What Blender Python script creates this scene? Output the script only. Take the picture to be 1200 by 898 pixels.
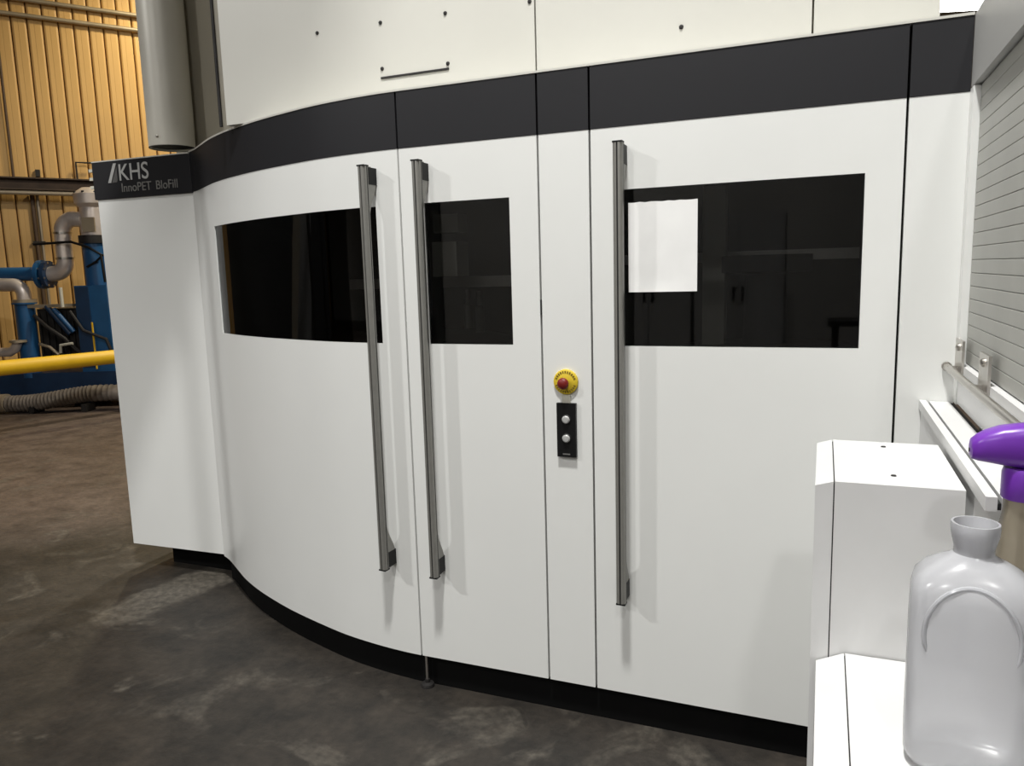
import bpy, bmesh, math, random
import numpy as np
from mathutils import Vector, Matrix

for o in list(bpy.data.objects):
    bpy.data.objects.remove(o, do_unlink=True)
SC = bpy.context.scene
COL = SC.collection
random.seed(7)
RAD = math.radians

# ------------------------------------------------------------------ camera
HC, DC = 1.585, 2.414
yaw, pitch, roll = RAD(-22.328), RAD(-8.296), RAD(-1.617)
fwd = Vector((math.sin(yaw)*math.cos(pitch), math.cos(yaw)*math.cos(pitch), math.sin(pitch)))
r0 = Vector((math.cos(yaw), -math.sin(yaw), 0)); u0 = r0.cross(fwd)
rr = r0*math.cos(roll) + u0*math.sin(roll); uu = -r0*math.sin(roll) + u0*math.cos(roll)
cd = bpy.data.cameras.new('camera'); cam = bpy.data.objects.new('camera', cd); COL.objects.link(cam)
M = Matrix((rr, uu, -fwd)).transposed().to_4x4(); M.translation = Vector((0, -DC, HC))
cam.matrix_world = M
cd.sensor_fit = 'HORIZONTAL'; cd.sensor_width = 36; cd.lens = 36*892.62/1200
cd.clip_start = 0.02; cd.clip_end = 200
SC.camera = cam

# ------------------------------------------------------------------ world and exposure
w = bpy.data.worlds.new('world'); SC.world = w; w.use_nodes = True
bg = w.node_tree.nodes['Background']; bg.inputs[0].default_value = (1, .99, .97, 1); bg.inputs[1].default_value = 0.05
SC.view_settings.view_transform = 'Standard'; SC.view_settings.look = 'None'
SC.view_settings.gamma = 1; SC.view_settings.use_curve_mapping = False
SC.view_settings.exposure = -0.08

# lamps of the hall (x, y, z, watts, colour): built as fixtures further down
LAMPS = [
    (-0.60, -1.85, 6.5, 440, (1, .99, .965), 'round high bay lamp hanging straight above the white machine doors'),
    (-7.80, -5.70, 6.5, 480, (1, .99, .975), 'round high bay lamp hanging far to the front left of the machine'),
    (1.30, -6.20, 6.7, 120, (1, .99, .975), 'round high bay lamp hanging behind the photographer'),
    (-3.20, -9.60, 6.7, 330, (1, .99, .98), 'round fill lamp added over the row of cabinets'),  # added fill lamp, lifts the ambient light on the doors
    (-4.60, 5.60, 6.3, 380, (1, .89, .70), 'warm round high bay lamp hanging between the machine and tan siding wall'),
    (-8.40, 6.90, 6.5, 165, (1, .86, .56), 'warm round lamp added to brighten the tan siding wall'),  # added lamp, brightens the tan wall
    (3.20, 5.00, 6.5, 200, (1, .95, .85), 'round high bay lamp hanging behind the machine housing'),
]

# ------------------------------------------------------------------ helpers
def s2l(c):
    return tuple((v/255/12.92 if v/255 <= .04045 else ((v/255+.055)/1.055)**2.4) for v in c)

def mat(name, rgb, rough=.5, metal=0., spec=.5, noise=0., nscale=6., bump=0., bscale=60., rvar=0., coat=0.):
    m = bpy.data.materials.new(name); m.use_nodes = True
    nt = m.node_tree; b = nt.nodes['Principled BSDF']
    c = s2l(rgb)
    b.inputs['Base Color'].default_value = (*c, 1); b.inputs['Roughness'].default_value = rough
    b.inputs['Metallic'].default_value = metal; b.inputs['Specular IOR Level'].default_value = spec
    if coat: b.inputs['Coat Weight'].default_value = coat; b.inputs['Coat Roughness'].default_value = .15
    tc = nt.nodes.new('ShaderNodeTexCoord')
    n = nt.nodes.new('ShaderNodeTexNoise'); n.inputs['Scale'].default_value = nscale; n.inputs['Detail'].default_value = 6
    nt.links.new(tc.outputs['Object'], n.inputs['Vector'])
    if noise:
        r = nt.nodes.new('ShaderNodeMapRange'); r.inputs[1].default_value = .3; r.inputs[2].default_value = .7
        r.inputs[3].default_value = 1-noise; r.inputs[4].default_value = 1+noise
        nt.links.new(n.outputs['Fac'], r.inputs[0])
        mx = nt.nodes.new('ShaderNodeMix'); mx.data_type = 'RGBA'; mx.blend_type = 'MULTIPLY'; mx.inputs[0].default_value = 1
        mx.inputs[6].default_value = (*c, 1); nt.links.new(r.outputs[0], mx.inputs[7])
        nt.links.new(mx.outputs[2], b.inputs['Base Color'])
    if rvar:
        r = nt.nodes.new('ShaderNodeMapRange'); r.inputs[3].default_value = rough-rvar; r.inputs[4].default_value = rough+rvar
        nt.links.new(n.outputs['Fac'], r.inputs[0]); nt.links.new(r.outputs[0], b.inputs['Roughness'])
    if bump:
        n2 = nt.nodes.new('ShaderNodeTexNoise'); n2.inputs['Scale'].default_value = bscale; n2.inputs['Detail'].default_value = 4
        nt.links.new(tc.outputs['Object'], n2.inputs['Vector'])
        bp = nt.nodes.new('ShaderNodeBump'); bp.inputs['Strength'].default_value = bump; bp.inputs['Distance'].default_value = .01
        nt.links.new(n2.outputs['Fac'], bp.inputs['Height']); nt.links.new(bp.outputs[0], b.inputs['Normal'])
    return m

def emis(name, rgb, s):
    m = bpy.data.materials.new(name); m.use_nodes = True; nt = m.node_tree
    b = nt.nodes['Principled BSDF']; b.inputs['Emission Color'].default_value = (*rgb, 1); b.inputs['Emission Strength'].default_value = s
    b.inputs['Base Color'].default_value = (*rgb, 1)
    return m

MT = {}
MT['white'] = mat('white_powder_coat', (226, 227, 224), .32, noise=.015, nscale=2.2, rvar=.05, bump=.012, bscale=350)
MT['white2'] = mat('white_box_paint', (210, 210, 209), .45, noise=.02, nscale=9)
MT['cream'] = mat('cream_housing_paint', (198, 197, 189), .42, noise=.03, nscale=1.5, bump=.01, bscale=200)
MT['greige'] = mat('shaded_housing_paint', (172, 166, 150), .5, noise=.06, nscale=2)
MT['band'] = mat('anthracite_band', (30, 30, 33), .5, spec=.3, noise=.03, nscale=4)
MT['black'] = mat('black_plastic', (10, 10, 11), .5, spec=.3)
MT['plinth'] = mat('black_plinth', (5, 5, 5), .8, spec=.15, noise=.2, nscale=8)
MT['alu'] = mat('anodised_aluminium', (140, 139, 134), .38, .45, noise=.04, nscale=40)
MT['aludark'] = mat('dark_anodised_groove', (36, 36, 35), .5, .3)
MT['steel'] = mat('brushed_steel', (196, 192, 186), .3, 1., noise=.05, nscale=30)
MT['silverclad'] = mat('silver_pipe_cladding', (214, 205, 200), .34, .45, noise=.12, nscale=9, bump=.05, bscale=20)
MT['gasket'] = mat('dark_gasket', (30, 30, 30), .7)
MT['logo'] = mat('logo_silver_print', (168, 168, 166), .5)
MT['logodim'] = mat('logo_grey_print', (112, 111, 108), .5)
MT['yellow'] = mat('estop_yellow', (212, 184, 44), .5)
MT['red'] = mat('estop_red', (112, 18, 12), .45)
MT['button'] = mat('button_white', (170, 170, 168), .35)
MT['labelgrey'] = mat('label_pale', (202, 200, 186), .6)
MT['paper'] = mat('paper_white', (236, 236, 234), .7, noise=.03, nscale=10, bump=.05, bscale=18)
MT['shutter'] = mat('shutter_grey', (166, 166, 160), .5, .0, noise=.05, nscale=6)
MT['header'] = mat('header_grey', (176, 176, 174), .4, .0, noise=.02)
MT['purple'] = mat('purple_plastic', (112, 52, 168), .33, noise=.04, nscale=20)
MT['interior'] = mat('interior_dark', (40, 40, 39), .6, noise=.2, nscale=3)
MT['intgrey'] = mat('interior_grey', (190, 184, 168), .5, noise=.1, nscale=6)
MT['siding'] = mat('tan_siding', (196, 158, 98), .55, noise=.07, nscale=.8)
MT['sidedark'] = mat('siding_groove_brown', (72, 52, 30), .7)
MT['beam'] = mat('rusty_beam', (66, 52, 42), .75, noise=.35, nscale=5)
MT['conduit'] = mat('grey_conduit', (168, 156, 136), .45, .5, noise=.1)
MT['conduitbrown'] = mat('brown_conduit', (86, 68, 52), .6, .2)
MT['blue'] = mat('machine_blue', (30, 82, 128), .42, noise=.12, nscale=5)
MT['bluedark'] = mat('machine_dark_blue', (18, 48, 80), .5, noise=.2, nscale=5)
MT['soot'] = mat('sooty_metal', (38, 36, 35), .6, .3, noise=.4, nscale=8)
MT['railyellow'] = mat('rail_yellow', (214, 172, 22), .5, noise=.08, nscale=5)
MT['hose'] = mat('dusty_hose', (104, 96, 88), .7, noise=.3, nscale=12)
MT['brick'] = mat('hall_wall_paint', (168, 166, 160), .8, noise=.12, nscale=.6)
MT['ceil'] = mat('ceiling_sheet', (150, 146, 138), .8, noise=.08, nscale=1.)
MT['lamphousing'] = mat('lamp_housing', (90, 90, 92), .4, .6)
MT['lens'] = emis('lamp_lens', (1, .97, .9), 6)

def floor_mat():
    m = bpy.data.materials.new('stained_concrete'); m.use_nodes = True; nt = m.node_tree; b = nt.nodes['Principled BSDF']
    N = nt.nodes.new; L = nt.links.new
    tc = N('ShaderNodeTexCoord')
    def noise(s, d, off=0, dist=0.):
        mp = N('ShaderNodeMapping'); mp.inputs['Location'].default_value = (off, off*.7, 0)
        L(tc.outputs['Object'], mp.inputs['Vector'])
        n = N('ShaderNodeTexNoise'); n.inputs['Scale'].default_value = s; n.inputs['Detail'].default_value = d
        n.inputs['Distortion'].default_value = dist; n.inputs['Roughness'].default_value = .6
        L(mp.outputs[0], n.inputs['Vector']); return n
    def ramp(src, p0, c0, p1, c1):
        r = N('ShaderNodeValToRGB'); r.color_ramp.elements[0].position = p0; r.color_ramp.elements[1].position = p1
        r.color_ramp.elements[0].color = (*s2l(c0), 1); r.color_ramp.elements[1].color = (*s2l(c1), 1)
        L(src, r.inputs[0]); return r
    def mix(f, a, c, mode='MIX'):
        x = N('ShaderNodeMix'); x.data_type = 'RGBA'; x.blend_type = mode
        if isinstance(f, float): x.inputs[0].default_value = f
        else: L(f, x.inputs[0])
        L(a, x.inputs[6]); L(c, x.inputs[7]); return x.outputs[2]
    n1 = noise(1.1, 8, 3, .6); n2 = noise(5, 8, 9, .3); n3 = noise(28, 5, 1)
    stain_and_shade = ramp(n2.outputs['Fac'], .35, (35, 32, 28), .7, (60, 54, 47))
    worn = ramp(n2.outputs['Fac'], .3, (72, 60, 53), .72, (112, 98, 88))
    # stain and machine shade painted together as one ragged blob
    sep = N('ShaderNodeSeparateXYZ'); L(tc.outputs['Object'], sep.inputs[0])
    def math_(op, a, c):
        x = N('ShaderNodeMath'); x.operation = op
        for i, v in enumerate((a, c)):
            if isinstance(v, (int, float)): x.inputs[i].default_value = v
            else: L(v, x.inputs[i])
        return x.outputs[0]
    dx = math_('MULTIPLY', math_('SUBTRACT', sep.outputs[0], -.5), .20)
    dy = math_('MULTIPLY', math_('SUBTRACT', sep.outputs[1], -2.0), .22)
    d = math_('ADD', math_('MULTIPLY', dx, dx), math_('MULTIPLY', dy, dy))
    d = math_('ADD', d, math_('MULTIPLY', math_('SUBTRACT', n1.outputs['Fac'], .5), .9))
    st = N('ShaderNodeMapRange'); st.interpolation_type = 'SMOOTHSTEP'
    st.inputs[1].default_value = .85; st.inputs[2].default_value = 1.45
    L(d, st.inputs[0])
    c = mix(st.outputs[0], stain_and_shade.outputs[0], worn.outputs[0])
    # pale dried residue patches
    n4 = noise(2.3, 6, 21, 1.2)
    pf = N('ShaderNodeMapRange'); pf.inputs[1].default_value = .56; pf.inputs[2].default_value = .72; pf.inputs[4].default_value = .7
    L(n4.outputs['Fac'], pf.inputs[0])
    pale = ramp(n3.outputs['Fac'], .3, (84, 79, 71), .7, (108, 102, 92))
    c = mix(pf.outputs[0], c, pale.outputs[0])
    # one pale streak beside the curved door
    ex1 = math_('MULTIPLY', math_('SUBTRACT', math_('ADD', sep.outputs[0], math_('MULTIPLY', sep.outputs[1], -.15)), -3.12), 5.5)
    ey1 = math_('MULTIPLY', math_('SUBTRACT', sep.outputs[1], .36), 2.4)
    pd = math_('ADD', math_('ADD', math_('MULTIPLY', ex1, ex1), math_('MULTIPLY', ey1, ey1)), math_('MULTIPLY', math_('SUBTRACT', n2.outputs['Fac'], .5), 2.2))
    pm = N('ShaderNodeMapRange'); pm.interpolation_type = 'SMOOTHSTEP'; pm.inputs[1].default_value = 1.1; pm.inputs[2].default_value = .45; pm.inputs[4].default_value = .8
    L(pd, pm.inputs[0]); c = mix(pm.outputs[0], c, pale.outputs[0])
    spk = ramp(n3.outputs['Fac'], .3, (205, 205, 205), .65, (255, 255, 255))
    c = mix(1.0, c, spk.outputs[0], 'MULTIPLY')
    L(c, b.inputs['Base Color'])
    rg = N('ShaderNodeMapRange'); rg.inputs[3].default_value = .38; rg.inputs[4].default_value = .75
    L(n1.outputs['Fac'], rg.inputs[0]); L(rg.outputs[0], b.inputs['Roughness'])
    bp = N('ShaderNodeBump'); bp.inputs['Strength'].default_value = .25; bp.inputs['Distance'].default_value = .01
    L(n3.outputs['Fac'], bp.inputs['Height']); L(bp.outputs[0], b.inputs['Normal'])
    return m
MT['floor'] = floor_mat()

def glass_mat():
    m = bpy.data.materials.new('tinted_pane'); m.use_nodes = True; nt = m.node_tree
    nt.nodes.remove(nt.nodes['Principled BSDF']); out = nt.nodes['Material Output']
    t = nt.nodes.new('ShaderNodeBsdfTransparent'); t.inputs[0].default_value = (.62, .63, .64, 1)
    g = nt.nodes.new('ShaderNodeBsdfGlossy'); g.inputs['Roughness'].default_value = .02
    f = nt.nodes.new('ShaderNodeFresnel'); f.inputs[0].default_value = 1.45
    x = nt.nodes.new('ShaderNodeMixShader')
    nt.links.new(f.outputs[0], x.inputs[0]); nt.links.new(t.outputs[0], x.inputs[1]); nt.links.new(g.outputs[0], x.inputs[2])
    nt.links.new(x.outputs[0], out.inputs[0]); return m
MT['glass'] = glass_mat()

def milky_mat(name, rgb, trans, tint=(1, 1, 1)):
    m = bpy.data.materials.new(name); m.use_nodes = True; nt = m.node_tree; N = nt.nodes.new; L = nt.links.new
    nt.nodes.remove(nt.nodes['Principled BSDF']); out = nt.nodes['Material Output']
    c = (*s2l(rgb), 1)
    d = N('ShaderNodeBsdfDiffuse'); d.inputs[0].default_value = c
    tl = N('ShaderNodeBsdfTranslucent'); tl.inputs[0].default_value = c
    tp = N('ShaderNodeBsdfTransparent'); tp.inputs[0].default_value = (*tint, 1)
    gl = N('ShaderNodeBsdfGlossy'); gl.inputs['Roughness'].default_value = .22
    a = N('ShaderNodeMixShader'); a.inputs[0].default_value = .5; L(d.outputs[0], a.inputs[1]); L(tl.outputs[0], a.inputs[2])
    e = N('ShaderNodeMixShader'); e.inputs[0].default_value = trans; L(a.outputs[0], e.inputs[1]); L(tp.outputs[0], e.inputs[2])
    fr = N('ShaderNodeFresnel'); fr.inputs[0].default_value = 1.5
    h = N('ShaderNodeMixShader'); L(fr.outputs[0], h.inputs[0]); L(e.outputs[0], h.inputs[1]); L(gl.outputs[0], h.inputs[2])
    L(h.outputs[0], out.inputs[0]); return m
MT['jug'] = milky_mat('milky_plastic', (242, 243, 247), .2)
MT['bottle'] = milky_mat('cloudy_bottle_plastic', (196, 186, 166), .4, (.95, .9, .8))

# ---- mesh helpers
def link(name, bm, m, parent=None, smooth=False, bevel=0., seg=2):
    if bevel:
        bmesh.ops.bevel(bm, geom=[e for e in bm.edges if e.is_manifold and e.calc_face_angle(0) > .5], offset=bevel, segments=seg, affect='EDGES', profile=.6)
    bmesh.ops.recalc_face_normals(bm, faces=bm.faces)
    me = bpy.data.meshes.new(name); bm.to_mesh(me); bm.free()
    for f in me.polygons: f.use_smooth = smooth
    if smooth:
        me.set_sharp_from_angle(angle=RAD(40))
    for x in (m if isinstance(m, (list, tuple)) else [m]): me.materials.append(MT[x])
    o = bpy.data.objects.new(name, me); COL.objects.link(o)
    if parent: o.parent = parent
    return o

def box(bm, x0, x1, y0, y1, z0, z1):
    v = [bm.verts.new(p) for p in ((x0,y0,z0),(x1,y0,z0),(x1,y1,z0),(x0,y1,z0),(x0,y0,z1),(x1,y0,z1),(x1,y1,z1),(x0,y1,z1))]
    for q in ((0,3,2,1),(4,5,6,7),(0,1,5,4),(1,2,6,5),(2,3,7,6),(3,0,4,7)): bm.faces.new([v[i] for i in q])
    return v

def bx(name, m, parent, x0, x1, y0, y1, z0, z1, bevel=0.):
    bm = bmesh.new(); box(bm, x0, x1, y0, y1, z0, z1)
    return link(name, bm, m, parent, bevel=bevel)

def tube(bm, pts, r, n=16, caps=True):
    pts = [Vector(p) for p in pts]; rings = []
    rs = r if isinstance(r, (list, tuple)) else [r]*len(pts)
    up = None
    for i, p in enumerate(pts):
        t = (pts[min(i+1, len(pts)-1)] - pts[max(i-1, 0)]).normalized()
        if up is None:
            up = t.orthogonal().normalized()
        up = (up - t*up.dot(t)).normalized(); s = t.cross(up)
        rings.append([bm.verts.new(p + (up*math.cos(2*math.pi*k/n) + s*math.sin(2*math.pi*k/n))*rs[i]) for k in range(n)])
    for a, b in zip(rings, rings[1:]):
        for k in range(n): bm.faces.new((a[k], a[(k+1) % n], b[(k+1) % n], b[k]))
    if caps:
        bm.faces.new(rings[0][::-1]); bm.faces.new(rings[-1])
    return rings

def tb(name, m, parent, pts, r, n=16, smooth=True):
    bm = bmesh.new(); tube(bm, pts, r, n); return link(name, bm, m, parent, smooth)

def lathe(bm, prof, axis='Z', c=(0, 0, 0), n=32, caps=True):
    rings = []
    for r, h in prof:
        ring = []
        for k in range(n):
            a = 2*math.pi*k/n; u, v = r*math.cos(a), r*math.sin(a)
            p = {'Z': (u, v, h), 'Y': (u, h, v), 'X': (h, u, v)}[axis]
            ring.append(bm.verts.new((p[0]+c[0], p[1]+c[1], p[2]+c[2])))
        rings.append(ring)
    for a, b in zip(rings, rings[1:]):
        for k in range(n): bm.faces.new((a[k], a[(k+1) % n], b[(k+1) % n], b[k]))
    if caps:
        bm.faces.new(rings[0][::-1]); bm.faces.new(rings[-1])

def lt(name, m, parent, prof, axis='Z', c=(0, 0, 0), n=32):
    bm = bmesh.new(); lathe(bm, prof, axis, c, n); return link(name, bm, m, parent, True)

def arc(c, a, b, r, n=8):
    """quarter bend helper: points from c+a*r to c+b*r around centre c"""
    c, a, b = Vector(c), Vector(a), Vector(b)
    return [c + (a*math.cos(t*math.pi/2/n) + b*math.sin(t*math.pi/2/n))*r for t in range(n+1)]

def thing(name, label, cat, loc=(0, 0, 0), rz=0., group=None, kind=None):
    o = bpy.data.objects.new(name, None); COL.objects.link(o); o.location = loc; o.rotation_euler = (0, 0, rz)
    o.empty_display_size = .1
    return tag(o, label, cat, group, kind)

def tag(o, label, cat=None, group=None, kind=None):
    o['label'] = label
    if cat: o['category'] = cat
    if group: o['group'] = group
    if kind: o['kind'] = kind
    return o

def text(name, body, m, parent, loc, size, rot=(math.pi/2, 0, 0), depth=.0008, sx=1., shear=0., weight=0., space=1.):
    cu = bpy.data.curves.new(name, 'FONT'); cu.body = body; cu.size = size; cu.extrude = depth; cu.offset = weight; cu.shear = shear
    cu.space_character = space
    t = bpy.data.objects.new(name+'_tmp', cu); COL.objects.link(t)
    bpy.context.view_layer.update()
    me = bpy.data.meshes.new_from_object(t.evaluated_get(bpy.context.evaluated_depsgraph_get()))
    bpy.data.objects.remove(t, do_unlink=True)
    me.materials.clear(); me.materials.append(MT[m])
    o = bpy.data.objects.new(name, me); COL.objects.link(o); o.location = loc; o.rotation_euler = rot; o.scale = (sx, 1, 1)
    if parent: o.parent = parent
    return o

# ------------------------------------------------------------------ hall
dW = Vector((math.sin(RAD(35.2)), math.cos(RAD(35.2)), 0)); nW = Vector((-dW.y, dW.x, 0))
P0 = Vector((-10.75, 6.14, 0)); WROT = math.atan2(dW.y, dW.x)
S0, S1, RW, ZC = -24.0, 17.0, -24.0, 8.0
def hallpt(s, n, z=0): return P0 + dW*s + nW*n + Vector((0, 0, z))
bm = bmesh.new()
box(bm, S0-.3, S1+.3, RW-.3, .5, -.2, 0)
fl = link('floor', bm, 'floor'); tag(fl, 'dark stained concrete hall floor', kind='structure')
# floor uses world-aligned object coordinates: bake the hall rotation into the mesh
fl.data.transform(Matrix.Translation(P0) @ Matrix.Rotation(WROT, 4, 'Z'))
def hallbox(name, label, m, *d):
    o = bx(name, m, None, *d); o.location = P0; o.rotation_euler = (0, 0, WROT); tag(o, label, kind='structure'); return o
wl = hallbox('wall_left', 'tan metal siding wall with vertical joints', 'sidedark', S0-.3, S1+.3, .02, .3, 0, ZC)
hallbox('wall_back', 'far end wall of the hall', 'brick', S1, S1+.3, RW, .02, 0, ZC)
hallbox('wall_front', 'hall wall behind the photographer', 'brick', S0-.3, S0, RW, .02, 0, ZC)
hallbox('wall_right', 'hall wall on the right', 'brick', S0-.3, S1+.3, RW-.3, RW, 0, ZC)
hallbox('ceiling', 'pale sheet metal hall ceiling', 'ceil', S0-.3, S1+.3, RW-.3, .3, ZC, ZC+.2)
# siding panels, one object each, sharing a mesh
bm = bmesh.new()
prof = [(.004, .02), (.012, -.012), (.03, -.020), (.085, -.018), (.09, -.020), (.165, -.020), (.186, -.012), (.194, .02)]
for (a, b_), (c_, d_) in zip(prof, prof[1:]):
    bm.faces.new([bm.verts.new(p) for p in ((a, b_, 0), (c_, d_, 0), (c_, d_, ZC-.02), (a, b_, ZC-.02))])
bmesh.ops.remove_doubles(bm, verts=bm.verts, dist=1e-5)
sp = link('siding_panel', bm, 'siding', wl)
k = 0; s = S0+.1
sp.location = (-.57+.06, 0, 0)
for i in range(-110, 88):
    if i == 0: continue
    c = sp.copy(); COL.objects.link(c); c.parent = wl; c.location = (-.51 + .2*i, 0, 0)

# ------------------------------------------------------------------ lamps
for i, (x, y, z, wt, colr, lab) in enumerate(LAMPS):
    t = thing('high_bay_lamp', lab, 'lamp', (x, y, z), group='high bay lamps of the hall')
    lt('lamp_housing', 'lamphousing', t, [(.05, .32), (.10, .30), (.12, .20), (.24, .10), (.26, .02), (.255, .0), (.24, .012), (.1, .012)])
    lt('lamp_lens', 'lens', t, [(.01, .004), (.23, .004), (.235, .010), (.01, .010)])
    tb('hanger_rod', 'lamphousing', t, [(0, 0, .31), (0, 0, ZC-z)], .012, 8)
    ld = bpy.data.lights.new('lamp_light', 'AREA'); ld.shape = 'DISK'; ld.size = .46; ld.energy = wt; ld.color = colr
    lo = bpy.data.objects.new('lamp_light', ld); COL.objects.link(lo); lo.parent = t; lo.location = (0, 0, -.01)
t = thing('panel_lamp', 'bright rectangular ceiling lamp glimpsed over the machine at upper right', 'lamp', (1.42, 8.32, 4.52), rz=.3)
bx('lamp_housing', 'lamphousing', t, -.5, .5, -.2, .2, .04, .12)
MT['lens2'] = emis('panel_lamp_diffuser', (1, 1, .98), 14)
bx('diffuser', 'lens2', t, -.48, .48, -.18, .18, -.02, .04)
for a in (-.4, .4): tb('hanger_rod', 'lamphousing', t, [(a, 0, .12), (a, 0, ZC-4.52)], .008, 8)

# ------------------------------------------------------------------ machine enclosure
ZT, ZM, ZB = 2.221, 2.0236, .1276
W0, W1 = 1.337, 1.832
plan = [(-2.93, .600), (-2.87, .570), (-2.80, .524), (-2.70, .455), (-2.58, .375), (-2.43, .292), (-2.27, .218), (-2.127, .160), (-1.94, .097), (-1.78, .050), (-1.63, .021), (-1.50, .005), (-1.40, 0), (-1.2, 0)]
px_ = np.array([p[0] for p in plan]); py_ = np.array([p[1] for p in plan])
def curveY(x):
    if x >= -1.4: return 0.
    i = int(np.clip(np.searchsorted(px_, x)-1, 0, len(px_)-2))
    def sl(j):
        if j <= 0: return (py_[1]-py_[0])/(px_[1]-px_[0])
        if j >= len(px_)-2: return 0.
        return (py_[j+1]-py_[j-1])/(px_[j+1]-px_[j-1])
    h = px_[i+1]-px_[i]; t = (x-px_[i])/h
    return float((2*t**3-3*t**2+1)*py_[i] + (t**3-2*t**2+t)*h*sl(i) + (-2*t**3+3*t**2)*py_[i+1] + (t**3-t**2)*h*sl(i+1))

def sheet(name, m, parent, xs, zs, holes=(), t=.03, off=0., smooth=True):
    """sheet-metal panel following the plan curve: xs columns, zs rows, holes = (i0,i1,j0,j1) cell ranges; inward thickness t"""
    bm = bmesh.new(); fr = {}; bk = {}
    n = len(xs)
    P = [Vector((x, curveY(x), 0)) for x in xs]
    for i in range(n):
        d = (P[min(i+1, n-1)]-P[max(i-1, 0)]).normalized(); nn = Vector((-d.y, d.x, 0))
        for j, z in enumerate(zs):
            p = P[i] + Vector((0, 0, z))
            fr[i, j] = bm.verts.new(p - nn*off); bk[i, j] = bm.verts.new(p + nn*t)
    def solid(i, j): return 0 <= i < n-1 and 0 <= j < len(zs)-1 and not any(a <= i < b and c <= j < d for a, b, c, d in holes)
    for i in range(n-1):
        for j in range(len(zs)-1):
            if not solid(i, j): continue
            bm.faces.new((fr[i,j], fr[i+1,j], fr[i+1,j+1], fr[i,j+1])); bm.faces.new((bk[i,j], bk[i,j+1], bk[i+1,j+1], bk[i+1,j]))
            if not solid(i-1, j): bm.faces.new((fr[i,j], fr[i,j+1], bk[i,j+1], bk[i,j]))
            if not solid(i+1, j): bm.faces.new((fr[i+1,j], bk[i+1,j], bk[i+1,j+1], fr[i+1,j+1]))
            if not solid(i, j-1): bm.faces.new((fr[i,j], bk[i,j], bk[i+1,j], fr[i+1,j]))
            if not solid(i, j+1): bm.faces.new((fr[i,j+1], fr[i+1,j+1], bk[i+1,j+1], bk[i,j+1]))
    bmesh.ops.delete(bm, geom=[v for v in bm.verts if not v.link_faces], context='VERTS')
    return link(name, bm, m, parent, smooth)

def cols(a, b, step=.04):
    n = max(1, int(round((b-a)/step))); return [a+(b-a)*i/n for i in range(n+1)]

mach = thing('bottling_machine', 'large white machine enclosure with curved front, dark band and windowed doors', 'machine', (0, 0, 0))
G = .0035
def door(x0, x1, wx=None, curved=False, label=None):
    step = .035 if curved else 10
    if wx:
        a = cols(x0, wx[0], step); b = cols(wx[0], wx[1], step); c = cols(wx[1], x1, step)
        xs = a + b[1:] + c[1:]; i0 = len(a)-1; i1 = i0+len(b)-1
        d = sheet('door', 'white', mach, xs, [ZB, W0, W1, ZM], [(i0, i1, 1, 2)])
        gx = [wx[0]+.001, wx[0]+.006] + [x for x in b[1:-1]] + [wx[1]-.006, wx[1]-.001]
        sheet('window_gasket', 'gasket', d, gx, [W0+.001, W0+.006, W1-.006, W1-.001], [(1, len(gx)-2, 1, 2)], t=.014, off=-.0125)
        sheet('window_pane', 'glass', d, [x+(.001 if i == 0 else -.001 if i == len(b)-1 else 0) for i, x in enumerate(b)], [W0+.001, W1-.001], t=.008, off=-.004)
    else:
        d = sheet('door', 'white', mach, cols(x0, x1, step), [ZB, ZM])
    if label: d['label'] = label
    sheet('fascia', 'band', d, cols(x0, x1, step), [ZM+.001, ZT-.006], off=.0015)
    return d

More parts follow.
